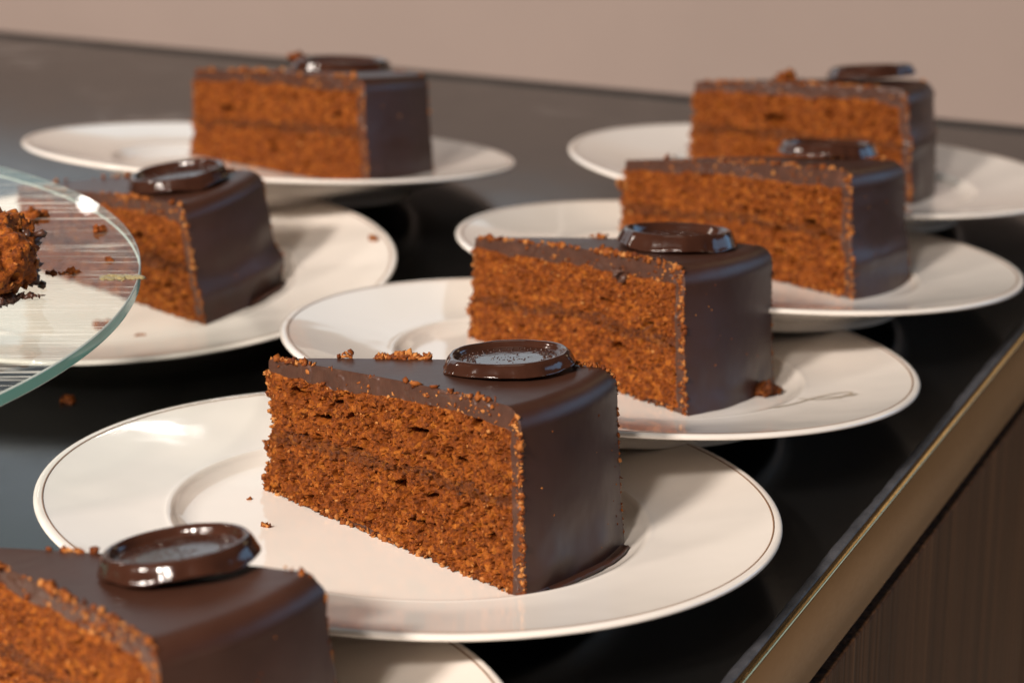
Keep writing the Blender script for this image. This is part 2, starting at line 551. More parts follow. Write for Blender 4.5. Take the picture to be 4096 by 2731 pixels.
# back wall: low panel behind the counter, a black strip painting the gap's shade at its foot
wall = prism("wall", [tuple(B0 + BN * 0.10 - BU * 9), tuple(B0 + BN * 0.10 + BU * 7), tuple(B0 + BN * 0.5 + BU * 7), tuple(B0 + BN * 0.5 - BU * 9)],
             ZT - 0.6, 0.52, M_wall)
tag(wall, kind='structure')
g = prism("wall_gap_shade", [tuple(B0 + BN * 0.005 - BU * 9), tuple(B0 + BN * 0.005 + BU * 6), tuple(B0 + BN * 0.098 + BU * 6), tuple(B0 + BN * 0.098 - BU * 9)],
          ZT - 0.6, ZT + 0.006, M_gap, wall)

floor = prism("floor", [(-30, -12), (40, -12), (40, 45), (-30, 45)], -9.0, -8.6, plain("brown_floor", (0.36, 0.285, 0.225), 0.5))
tag(floor, kind='structure')
counter = thing("counter", "black stone counter with a brass front edge under the plates", "counter", Matrix.Translation((0, 0, 0)))
def fl(d, s): return E0 + NO * d + U * s
# stone slab, its front stopping at the sealant bead
BW, TW = 0.030, 0.020     # bead and brass top widths
pf0 = fl(-BW - TW, -7.0); pf1 = isect(fl(-BW - TW, 0), U, B0, BU)
prism("countertop", [tuple(pf0), tuple(pf1), tuple(B0 - BU * 9), (-9.5, -1.1)], ZT - 0.24, ZT, M_counter, counter)
# brass profile: top arris and tall front face
m_ = 9.5
brass_sec = [(-TW, ZT - 0.235), (-TW, ZT + 0.004), (-TW + 0.001, ZT + 0.006), (-TW + 0.003, ZT + 0.0066), (-0.0035, ZT + 0.0030), (-0.0010, ZT + 0.0014), (0.0006, ZT - 0.0008), (0.001, ZT - 0.004), (0.001, ZT - 0.246), (-0.002, ZT - 0.25), (-TW, ZT - 0.25)]
def sweep(name, sec, s0, s1, mat, parent, n=2, wob=None):
    s = np.linspace(s0, s1, n); k = len(sec)
    V = []
    for i, t in enumerate(s):
        for j, (d, z) in enumerate(sec):
            dd, zz = (d, z) if wob is None else wob(i, j, t, d, z)
            p = fl(dd, t); V.append((p[0], p[1], zz))
    F = []
    for i in range(n - 1):
        for j in range(k):
            j2 = (j + 1) % k
            F.append((i * k + j, (i + 1) * k + j, (i + 1) * k + j2, i * k + j2))
    me = mesh_np(name, V, F, mat, False)
    return link(name, me, parent)
sweep("brass_trim", brass_sec, -7.0, 6.2, M_brass, counter)
# sealant bead, hand-smeared and uneven
def bead_w(i, j, t, d, z):
    P = np.array([[t, j * 0.37, 1.0]])
    e = float(fbm(P, 7.0, 3, 4, 0.65)[0])
    if j == 0: return d + e * 0.010, z
    if j in (1, 2): return d + e * 0.006, z + 0.002 * e
    return d, z + 0.001 * e
sweep("sealant_bead", [(-BW - TW - 0.002, ZT + 0.0010), (-BW - TW + 0.010, ZT + 0.007), (-TW - 0.010, ZT + 0.0065), (-TW - 0.0006, ZT + 0.003), (-TW - 0.0006, ZT - 0.2), (-BW - TW + 0.001, ZT - 0.2)],
      -1.5, 5.9, M_bead, counter, 420, bead_w)
# recessed shadow gap under the brass and the veneered front
prism("shadow_gap", [tuple(fl(-0.10, -7)), tuple(fl(-0.10, 6.2)), tuple(fl(-0.035, 6.2)), tuple(fl(-0.035, -7))], ZT - 0.36, ZT - 0.252, M_gap, counter)
zt = ZT - 0.298
JS = 3.135
for s0, s1 in ((-7.0, JS - 0.006), (JS + 0.006, 6.2)):
    prism("wood_panel", [tuple(fl(-0.25, s0)), tuple(fl(-0.25, s1)), tuple(fl(0.004, s1)), tuple(fl(0.004, s0))], -4.2, zt, M_wood, counter, 0.006)
prism("panel_core", [tuple(fl(-0.32, -7.0)), tuple(fl(-0.32, 6.2)), tuple(fl(-0.255, 6.2)), tuple(fl(-0.255, -7.0))], -4.2, ZT - 0.365, M_gap, counter)

# ------------------------------------------------------------------ plates
PROFILE = smooth_poly([(0.0, -0.087), (0.30, -0.0865), (0.52, -0.084), (0.585, -0.080), (0.622, -0.066), (0.640, -0.0545), (0.652, -0.0505),
                       (0.670, -0.0500), (0.74, -0.043), (0.84, -0.027), (0.92, -0.0125), (0.965, -0.0035), (0.985, 0.0008), (0.996, -0.001),
                       (1.0005, -0.0075), (0.996, -0.0145), (0.975, -0.020), (0.90, -0.036), (0.80, -0.062), (0.72, -0.086), (0.655, -0.106),
                       (0.615, -0.120), (0.592, -0.140), (0.582, -0.160), (0.572, -0.1655), (0.560, -0.160), (0.552, -0.140), (0.540, -0.121), (0.40, -0.112), (0.0, -0.112)], 5)
pv, pf = revolve(PROFILE, 144)
PLATE_ME = mesh_np("plate_body", pv, pf, M_plate)
rim_prof = [(0.9580, -0.0036), (0.9590, -0.0024), (0.9660, -0.0014), (0.9690, -0.0008), (0.9700, -0.0028)]
def lin_z(r):   # height of the upper surface
    k = PROFILE[:len(PROFILE) // 2]
    k = k[k[:, 0] < 0.99]
    return np.interp(r, k[:, 0], k[:, 1])
rim_prof = [(0.9735, lin_z(0.9735) - 0.001), (0.9740, lin_z(0.974) + 0.0008), (0.9762, lin_z(0.9762) + 0.0009), (0.9784, lin_z(0.9784) + 0.0008), (0.9790, lin_z(0.979) - 0.001)]
rv, rf = revolve(rim_prof, 160)
RIM_ME = mesh_np("rim_line", rv, rf, M_line)

def frame(c, tx, ty):
    n = Vector((-R_(tx), -R_(ty), 1)).normalized()
    ex = Vector((1, 0, 0)) - n * n.x; ex.normalize()
    ey = n.cross(ex)
    return Matrix(((ex.x, ey.x, n.x, c[0]), (ex.y, ey.y, n.y, c[1]), (ex.z, ey.z, n.z, c[2]), (0, 0, 0, 1)))

#        plate centre (x, y, z), tilt x, tilt y ; slice: tip x, y, heading, length, wedge angle, height at rim, height at tip
SET = {
 'hero':   ((-0.2742, 5.8938, 0.0448, -3.5566, -4.2210), (-0.4095, 0.2148, -0.5490, 0.9825, 0.5000, 0.4840, 0.3800)),
 'second': ((0.2750, 7.0096, 0.0642, -4.7853, -6.1383), (-0.4147, 0.3625, -0.6173, 0.9897, 0.5360, 0.4400, 0.3334)),
 'third':  ((0.8000, 8.0154, 0.0677, -4.2775, -6.6584), (-0.3923, 0.4596, -0.6198, 1.0540, 0.3785, 0.4360, 0.3103)),
 'far_r':  ((1.2276, 9.1913, 0.0569, -4.1619, -5.4219), (-0.4896, 0.3140, -0.4450, 0.9706, 0.3673, 0.4412, 0.3448)),
 'far_l':  ((-0.9801, 9.4021, 0.0805, -3.3893, -8.7455), (-0.3644, 0.3264, -0.5805, 1.0686, 0.4006, 0.4300, 0.3591)),
 'glass':  ((-1.4118, 8.1199, 0.0010, 0.1916, 1.0986), (-0.3925, 0.2409, -0.4873, 0.9518, 0.4948, 0.4174, 0.2938)),
 'front':  ((-0.9765, 4.5899, 0.0177, -0.1438, -2.8046), (-0.3441, 0.5059, -0.6927, 1.0111, 0.4745, 0.4461, 0.3446)),
}
PLATE_LABEL = {
 'hero': "cream plate with brown rim line holding the slice in sharpest focus at the centre",
 'second': "cream plate with a small brown printed flourish and a broken cake corner on its rim",
 'third': "cream plate whose right rim almost touches the photo's edge, behind the flourish plate",
 'far_r': "cream plate at far right, farthest back along the brass edge",
 'far_l': "cream plate at far left nearest the wall, its underside visible above another plate",
 'glass': "cream plate partly seen through the clear glass disc at left",
 'front': "cream plate mostly cut off at the bottom, under the nearest slice",
}
PM = {}
plate0 = None
for key, (pp, cc) in SET.items():
    mw = frame(pp[:3], pp[3], pp[4])
    PM[key] = mw
    if plate0 is None:
        t = plate0 = thing("dessert_plate", PLATE_LABEL[key], "plate", mw, "cream dessert plates set out in two rows")
        parts0 = [link("porcelain_dish", PLATE_ME, t), link("rim_line", RIM_ME, t)]
    else:
        t = plate0.copy(); sc.collection.objects.link(t); t.matrix_world = mw; t['label'] = PLATE_LABEL[key]
        for q in parts0:
            c = q.copy(); sc.collection.objects.link(c); c.parent = t
    if key == 'second': second_plate = t

# printed flourish on the second plate's rim
def strip(pts, w, lift):
    pts = smooth_poly(pts, 8); V = []; n = len(pts)
    d = np.gradient(pts, axis=0); d /= np.linalg.norm(d, axis=1, keepdims=True)
    nn = np.stack([-d[:, 1], d[:, 0]], 1)
    for i, p in enumerate(pts):
        ww = w * (0.45 + 0.55 * math.sin(PI * (0.08 + 0.84 * i / (n - 1))))
        for s in (1, -1):
            q = p + nn[i] * ww * s
            r = float(np.hypot(*q)); V.append((q[0], q[1], float(lin_z(r)) + lift))
    F = [(2 * i, 2 * i + 1, 2 * i + 3, 2 * i + 2) for i in range(n - 1)]
    return V, F
V = []; F = []
for pts, w in (([(0.42, -0.455), (0.50, -0.415), (0.58, -0.345), (0.64, -0.275), (0.70, -0.225), (0.755, -0.205), (0.765, -0.235), (0.72, -0.275), (0.65, -0.290), (0.60, -0.270)], 0.0050),
               ([(0.66, -0.262), (0.71, -0.262), (0.76, -0.256), (0.785, -0.246)], 0.0036),
               ([(0.725, -0.285), (0.75, -0.240), (0.765, -0.262), (0.778, -0.236)], 0.003)):
    v, f = strip(pts, w, 0.0012)
    F += [tuple(a + len(V) for a in q) for q in f]; V += v
link("printed_flourish", mesh_np("printed_flourish", V, F, M_print), second_plate)

# ------------------------------------------------------------------ cake slices
Z0 = -0.0855
def slice_shape(L, al, H, Ht, seed, b=0.052, rr=0.060, bulge=0.010, ridges=()):
    def ztop(r):
        s = np.clip(r / L, 0, 1.2)
        return Ht + (H - Ht) * (1 - (1 - np.minimum(s, 1)) ** 1.35) 
    def wob(a, z):
        P = np.stack([np.asarray(a) * 3.2 + 0 * z, np.asarray(z) * 3.0 + 0 * a, 0 * z + 0 * a + seed * 1.7], -1)
        low = sstep(0.55 * H, 0.0, z)
        rg = 0
        for (zc, zw, am) in ridges:
            zz_ = zc * H * (1 + 0.10 * vnoise(P, 0.8, seed + 9))
            rg = rg + am * np.exp(-((z - zz_) / (zw * H)) ** 2) * (0.75 + 0.5 * vnoise(P * np.array([1, 0, 1.0]), 0.9, seed + 8))
        return rg + bulge * fbm(P, 1.3, seed, 2) * (0.6 + 1.2 * low) + 0.006 * fbm(P, 4.0, seed + 5, 2) * low
    def Rw(a, z):
        return L + b * (1 - np.clip(z / (H - rr), 0, 1)) ** 1.35 + wob(a, z) * sstep(H - rr, H - 0.26, z)
    def ztop_full(u):          # includes the rounded shoulder, u = r / L
        r = u * L
        d = np.clip(r - (L - rr), 0, rr)
        return ztop(r) - (rr - np.sqrt(np.maximum(rr * rr - d * d, 0)))
    return ztop, Rw, ztop_full, rr

def cut_face(sh, L, al, H, sgn, NU, NV, seed, holes, amp, detail):
    ztop, Rw, ztf, rr = sh
    q = np.linspace(0, 1, NU); u = 0.55 * q + 0.45 * (1 - (1 - q) ** 1.8)
    v = np.linspace(0, 1, NV)
    Ug, Vg = np.meshgrid(u, v, indexing='ij')
    zt_ = ztf(Ug); z = Vg * zt_
    a = sgn * al / 2
    r = Ug * L + (Rw(np.full_like(z, a), z) - L) * sstep(0.72, 1.0, Ug)
    P = np.stack([r * math.cos(a), r * math.sin(a), z], -1)
    nrm = np.array([math.sin(a) * sgn * -1.0, math.cos(a) * sgn, 0.0])
    nrm = np.array([-math.sin(abs(a)), sgn * math.cos(a), 0.0])
    # regions
    th = 0.038 + 0.016 * fbm(P, 5, seed + 11, 3) + 0.012 * fbm(P, 22, seed + 13, 2) + 0.024 * Ug
    tw = 0.038 + 0.010 * fbm(P, 9, seed + 17, 3)
    top_d = zt_ - z; wall_d = Rw(np.full_like(z, a), z) - r
    ice = np.maximum(1 - top_d / th, 1 - wall_d / tw)               # > 0 in icing
    base = 0.014 * sstep(0.0, 0.25, fbm(np.stack([r, 0 * r, 0 * r], -1), 5, seed + 15, 2)) * sstep(0.3, 0.4, Ug) + 0.006 * fbm(P, 30, seed + 16, 2)
    ice = np.maximum(ice, np.where(base > 0.004, 1 - z / np.maximum(base, 0.001), -9))
    jc = (0.43 + 0.05 * Ug) * zt_ + 0.020 * fbm(P, 3, seed + 19, 2) + 0.014 * fbm(P, 16, seed + 21, 3)
    jt = 0.017 + 0.013 * fbm(P, 9, seed + 23, 2) + 0.014 * fbm(P, 48, seed + 24, 3)
    jam = 1 - np.abs(z - jc) / np.maximum(jt, 0.003)                # > 0 in the jam line
    sp = 1 - sstep(-0.25, 0.05, ice)
    # displacement: crumb, pores, tears
    w1, r1 = worley(P, 46, seed + 31)
    w2, r2 = worley(P, 92, seed + 37)
    w3, r3 = worley(P, 20, seed + 41)
    warp = P + 0.010 * np.stack([vnoise(P, 38, seed + 101), vnoise(P, 38, seed + 102), vnoise(P, 38, seed + 103)], -1) \
             + 0.004 * np.stack([vnoise(P, 90, seed + 104), vnoise(P, 90, seed + 105), vnoise(P, 90, seed + 106)], -1)
    w1, r1 = worley(warp, 62, seed + 31)
    w2, r2 = worley(warp, 118, seed + 37)
    w3, r3 = worley(warp, 22, seed + 41)
    d = 0.0060 * fbm(P, 9, seed + 43, 3) + 0.0055 * fbm(P, 60, seed + 44, 3, 0.6)
    d -= 0.0135 * sstep(0.55, 0.15, w1) * sstep(0.25, 0.8, r1)
    d -= 0.0085 * sstep(0.60, 0.20, w2) * sstep(0.2, 0.8, r2)
    d -= 0.024 * sstep(0.36, 0.14, w3) * (r3 > 0.70)
    wl, rl = worley(warp, 44, seed + 51)
    d += 0.0080 * sstep(0.60, 0.25, wl) * (rl > 0.72)
    d -= 0.012 * sstep(0.15, 0.5, fbm(P, 30, seed + 53, 3))
    d += 0.004
    d *= 1 - 0.30 * sstep(-0.2, 0.8, jam)
    up = np.zeros_like(d)
    for (hu, hv, hr, hd) in holes:
        jit = 0.35 * fbm(P, 45, seed + 57, 2) + 0.25 * fbm(P, 20, seed + 58, 1)
        dd = np.sqrt(((Ug - hu) * L / 1.5) ** 2 + ((Vg - hv) * zt_) ** 2) / (1.25 * hr) + jit
        hm = sstep(1.0, 0.74, dd)
        d = d - 2.0 * hd * hm; up = up + 1.1 * hd * hm * sp
    dic = 0.0022 * fbm(P, 16, seed + 61, 3) + 0.003 * sstep(0.1, 0.5, fbm(P, 30, seed + 63, 2))
    d = amp * (d * sp + dic * (1 - sp))
    edge = np.minimum(top_d / 0.006, wall_d / 0.006).clip(0, 1)
    d = d * edge - 0.0008 * (1 - edge)
    tipw = sstep(0.075, 0.0, r)[..., None]
    dirv = nrm * (1 - tipw) + np.array([-1.0, 0, 0]) * tipw
    dirv /= np.linalg.norm(dirv, axis=-1, keepdims=True)
    tipx = tipw[..., 0] * amp * (0.016 * fbm(np.stack([0 * z, 0 * z, z], -1), 16, seed + 71, 3) - 0.004) * sp
    jx = amp * 0.004 * sp * edge
    Pd = P + dirv * (d + tipx)[..., None]
    Pd[..., 2] += up
    Pd[..., 0] += jx * vnoise(P, 110, seed + 81); Pd[..., 2] += jx * vnoise(P, 110, seed + 82) * sstep(0, 0.01, z)
    # ragged foot
    Pd[..., 2] += 0.006 * sstep(0.02, 0.0, z) * (vnoise(P, 40, seed + 83) * 0.5 + 0.5)
    Fq = grid_faces(NU, NV)
    if sgn > 0: Fq = Fq[:, ::-1]
    ci = lambda X: 0.25 * (X[:-1, :-1] + X[1:, :-1] + X[1:, 1:] + X[:-1, 1:]).ravel()
    ice_f = ci(ice); jam_f = ci(jam); zf = ci(z - jc)
    cls = np.where(ice_f > 0, 0, np.where(jam_f > 0, 2, np.where(zf > 0, 1, 3)))
    return Pd.reshape(-1, 3), Fq, cls, P, d

def pick(V, F, mask):
    f = F[mask]; used, inv = np.unique(f, return_inverse=True)
    return V[used], inv.reshape(f.shape)

def merge(a, b):
    return np.vstack([a[0], b[0]]), np.vstack([a[1], b[1] + len(a[0])])

def make_slice(key, label, seed, NU, NV, holes, amp=1.0, dense=1.0, band=1.0, b=0.052, bulge=0.012, flange=None, ridges=(), tufts=()):
    pp, (x, y, yaw, L, al, H, Ht) = SET[key]
    rng = np.random.default_rng(seed)
    mw = PM[key] @ Matrix.Translation((x, y, Z0)) @ Matrix.Rotation(yaw, 4, 'Z')
    t = thing("cake_slice", label, "cake slice", mw, "slices of glazed chocolate cake on plates")
    sh = slice_shape(L, al, H, Ht, seed, b, bulge=bulge, ridges=ridges)
    ztop, Rw, ztf, rr = sh
    near = cut_face(sh, L, al, H, -1, NU, NV, seed, holes, amp, 1)
    far = cut_face(sh, L, al, H, 1, max(60, NU // 3), NV, seed, [], amp, 1)
    for c, nm, mt in ((1, "sponge_layer", M_sponge), (2, "jam_filling", M_jam), (3, "sponge_layer", M_sponge)):
        v, f = merge(pick(near[0], near[1], near[2] == c), pick(far[0], far[1], far[2] == c))
        link(nm, mesh_np(nm, v, f, mt), t)
    v, f = merge(pick(near[0], near[1], near[2] == 0), pick(far[0], far[1], far[2] == 0))
    link("cut_icing_edge", mesh_np("cut_icing_edge", v, f, M_icing_cut), t)
    # glossy outside of the icing: top, rounded shoulder, wall
    A = np.linspace(-al / 2, al / 2, 44)
    uu = np.concatenate([np.linspace(0.0, (L - rr) / L, 30), 1 - (rr / L) * (1 - np.sin(np.linspace(0, PI / 2, 13)[1:]))])
    rings = []
    for a in A:
        r = uu * L; z = ztf(uu)
        zz = np.linspace(H - rr, 0, 72)[1:]
        P = np.stack([r * math.cos(a), r * math.sin(a), 0 * r], -1)
        z = z + 0.0035 * fbm(P, 3.5, seed + 3, 2) * sstep(0, 0.2, r) * sstep(L, L - 0.2, r) * sstep(al / 2, al / 2 - 0.08, abs(a))
        rw = Rw(np.full_like(zz, a), zz)
        rc, zc = np.concatenate([r, rw]), np.concatenate([z, zz])
        ac = a + (0.022 * np.abs(fbm(np.stack([rc, zc, 0 * rc + seed], -1), 17, seed + 91, 3)) + 0.006 if a > al / 2 - 1e-6 else 0) * sstep(0.3, 0.6, rc)
        rings.append(np.stack([rc * np.cos(ac), rc * np.sin(ac), zc], -1))
    rings = np.array(rings)
    link("chocolate_icing", mesh_np("chocolate_icing", rings.reshape(-1, 3), grid_faces(len(A), rings.shape[1])[:, ::-1], M_icing), t)
    if flange:
        a0, a1, wd, hh = flange
        aa = np.linspace(a0 * al, a1 * al, 60); V = []
        for a in aa:
            P1 = np.array([[a * 6, 0.3, seed]])
            e = 0.5 + 0.5 * float(fbm(P1, 3.0, seed, 3)[0]); k = float(sstep(aa[0], aa[0] + 0.08, a) * (0.25 + 0.75 * sstep(aa[-1] + 0.002, aa[-1] - 0.03, a)))
            R0 = float(Rw(np.array(a), np.array(0.012)))
            for (dr, dz) in ((-0.004, 0.016), (0.010, 0.007), (wd * (0.35 + 0.5 * e) * k, 0.006 + hh * 0.4 * e * k), (wd * (0.5 + 0.6 * e) * k + 0.004, 0.004 + hh * (0.5 + 0.6 * e) * k),
                             (wd * (0.5 + 0.6 * e) * k + 0.009, 0.001 + hh * (0.45 + 0.5 * e) * k), (wd * (0.4 + 0.5 * e) * k + 0.004, 0.0005), (-0.004, 0.0005)):
                V.append(((R0 + dr) * math.cos(a), (R0 + dr) * math.sin(a), dz))
        link("icing_lip", mesh_np("icing_lip", V, grid_faces(len(aa), 7), M_icing), t)
    # crumbs clinging to edges and faces
    C = []; S = []
    an = -al / 2
    def put(r, a, z, s, push=0.0, pa=None):
        nx, ny = -math.sin(al / 2), -math.cos(al / 2)
        if pa == 1: ny = math.cos(al / 2)
        C.append((r * math.cos(a) + nx * push, r * math.sin(a) + ny * push, z)); S.append(s)
    k = dense
    nearP = near[0]; fc = near[2]
    def clumpy(r, sd): return float(fbm(np.array([[r, sd, seed]]), 7, seed + sd, 2)[0])
    for _ in range(int(420 * k)):                                  # along the near upper edge
        r = rng.uniform(0.02, 0.99) * L
        if clumpy(r, 1) < rng.uniform(-0.25, 0.55): continue
        put(r, an, float(ztf(r / L)) + rng.normal(0.001, 0.002), rng.uniform(0.0025, 0.0085) * (1.3 if rng.random() < 0.12 else 1), rng.normal(-0.001, 0.003))
    for _ in range(int(330 * k * band)):                                  # over the cut band of icing
        r = rng.beta(2.2, 1.2) * L
        if clumpy(r, 2) < rng.uniform(-0.35, 0.5): continue
        z = float(ztf(r / L)) - rng.uniform(0.0, 0.06)
        put(r, an, z, rng.uniform(0.0020, 0.0066), rng.uniform(-0.003, 0.0015))
    for _ in range(int(300 * k)):                                  # up the outer corner
        z = rng.uniform(0.0, H - 0.02)
        R1 = float(Rw(np.array(an), np.array(z))) if z < H - rr else float(L - rr * 0.25)
        put(R1 - abs(rng.normal(0, 0.011)), an, z, rng.uniform(0.0018, 0.0062) * (1.5 if rng.random() < 0.08 else 1), rng.uniform(-0.004, 0.0015))
    for _ in range(int(140 * k)):                                  # along the far upper edge, in tufts
        r = rng.uniform(0.1, 1.0) * L
        if clumpy(r, 3) < rng.uniform(0.0, 0.6): continue
        put(r, al / 2, float(ztf(min(r / L, 0.995))) + rng.normal(0.003, 0.004), rng.uniform(0.003, 0.010), rng.uniform(-0.001, 0.006), 1)
    for (ra, rb, cnt, sz) in tufts:                                # taller tufts on the far upper edge
        for _ in range(cnt):
            r = rng.uniform(ra, rb) * L; hgt = max(0.0, fbm(np.array([[r, 0.5, seed]]), 22, seed + 5, 2)[0] + 0.55)
            put(r, al / 2 + 0.004 / max(r, 0.1), float(ztf(min(r / L, 0.99))) + rng.uniform(0, 0.022) * hgt, rng.uniform(0.5, 1.1) * sz, 0.0, 1)
    for _ in range(int(110 * k)):                                  # down the far outer corner
        z = rng.uniform(0.0, H - 0.04); R1 = float(Rw(np.array(al / 2), np.array(z)))
        put(R1 - abs(rng.normal(0, 0.006)), al / 2 + 0.006, z, rng.uniform(0.002, 0.006), rng.uniform(0.0, 0.006), 1)
    for _ in range(int(170 * k)):                                  # down the pointed tip
        p = nearP[rng.integers(0, int(NV * 0.9)) + NV * rng.integers(0, 3)]
        C.append(tuple(p)); S.append(rng.uniform(0.0025, 0.007))
    for _ in range(int(150 * k)):                                  # at the foot
        r = rng.uniform(0.0, 1.0) * L
        put(r, an, rng.uniform(0.001, 0.012), rng.uniform(0.003, 0.008), rng.uniform(0.0, 0.006))
    nearP = near[0]; fc = near[2]
    idx = near[1][(fc == 1) | (fc == 3)][:, 0]
    for i in rng.choice(idx, int(520 * k)):                       # grains standing on the sponge
        p = nearP[i]; C.append(tuple(p)); S.append(rng.uniform(0.0018, 0.0048))
    for _ in range(int(14 * k)):                                   # specks on wall and top
        a = rng.uniform(-0.5, 0.5) * al; z = rng.uniform(0.05, H - rr)
        R1 = float(Rw(np.array(a), np.array(z))); C.append((R1 * math.cos(a), R1 * math.sin(a), z)); S.append(rng.uniform(0.0015, 0.003))
    tag(link("crumbs", crumbs_mesh("crumbs", C, S, rng, M_crumb), t), kind='stuff')
    return t, mw, sh

SL = {}
SL['hero'] = make_slice('hero', "chocolate cake slice in sharpest focus at centre, small dark holes in its sponge", 11, 520, 310,
    [(0.575, 0.345, 0.022, 0.06), (0.69, 0.36, 0.013, 0.05), (0.655, 0.175, 0.015, 0.05), (0.62, 0.17, 0.010, 0.04), (0.12, 0.78, 0.017, 0.05), (0.235, 0.645, 0.013, 0.05),
     (0.30, 0.77, 0.012, 0.03), (0.36, 0.70, 0.010, 0.03), (0.62, 0.70, 0.020, 0.028), (0.385, 0.50, 0.010, 0.03), (0.90, 0.27, 0.009, 0.03), (0.80, 0.62, 0.012, 0.03)],
    1.3, 1.0, 0.75, flange=(-0.42, 0.47, 0.026, 0.022), tufts=((0.20, 0.24, 16, 0.006), (0.31, 0.47, 90, 0.008), (0.86, 0.99, 50, 0.0055)))
SL['second'] = make_slice('second', "chocolate cake slice on the plate with the printed flourish, icing chipped under its seal", 23, 280, 180,
    [(0.74, 0.30, 0.020, 0.05), (0.86, 0.52, 0.014, 0.04), (0.80, 0.18, 0.012, 0.04), (0.66, 0.62, 0.013, 0.03), (0.45, 0.4, 0.010, 0.03)], 1.1, 0.9)
SL['third'] = make_slice('third', "chocolate cake slice at right with blurred near-level top, third along the brass edge", 37, 240, 150,
    [(0.84, 0.52, 0.016, 0.05), (0.74, 0.33, 0.014, 0.04), (0.72, 0.25, 0.013, 0.04), (0.90, 0.45, 0.012, 0.04), (0.62, 0.55, 0.012, 0.03)], 1.3, 0.75, bulge=0.012, ridges=((0.30, 0.07, 0.010), (0.80, 0.05, 0.004)))
SL['far_r'] = make_slice('far_r', "blurred chocolate cake slice at far right with a crumb beside its seal", 41, 180, 110, [(0.4, 0.6, 0.02, 0.04), (0.7, 0.4, 0.015, 0.03)], 1.4, 0.6, bulge=0.014, ridges=((0.60, 0.12, 0.020), (0.86, 0.05, 0.006)))
SL['far_l'] = make_slice('far_l', "blurred chocolate cake slice nearest the wall at the far left", 53, 180, 110, [(0.2, 0.55, 0.02, 0.04), (0.85, 0.6, 0.015, 0.03), (0.5, 0.2, 0.015, 0.03)], 1.4, 0.6)
SL['glass'] = make_slice('glass', "chocolate cake slice whose tip is seen through the glass disc at left", 67, 240, 160,
    [(0.72, 0.62, 0.018, 0.05), (0.80, 0.45, 0.014, 0.05), (0.66, 0.4, 0.014, 0.04), (0.85, 0.22, 0.015, 0.04), (0.9, 0.6, 0.012, 0.03)], 1.3, 0.8, b=0.060, bulge=0.016, flange=(-0.1, 0.5, 0.026, 0.024), ridges=((0.22, 0.10, 0.022), (0.62, 0.15, 0.008)))
SL['front'] = make_slice('front', "nearest chocolate cake slice, blurred and cut off by the photo's lower left corner", 79, 280, 190,
    [(0.86, 0.55, 0.020, 0.05), (0.72, 0.62, 0.014, 0.04), (0.8, 0.35, 0.016, 0.05), (0.93, 0.5, 0.010, 0.03)], 1.3, 0.9)

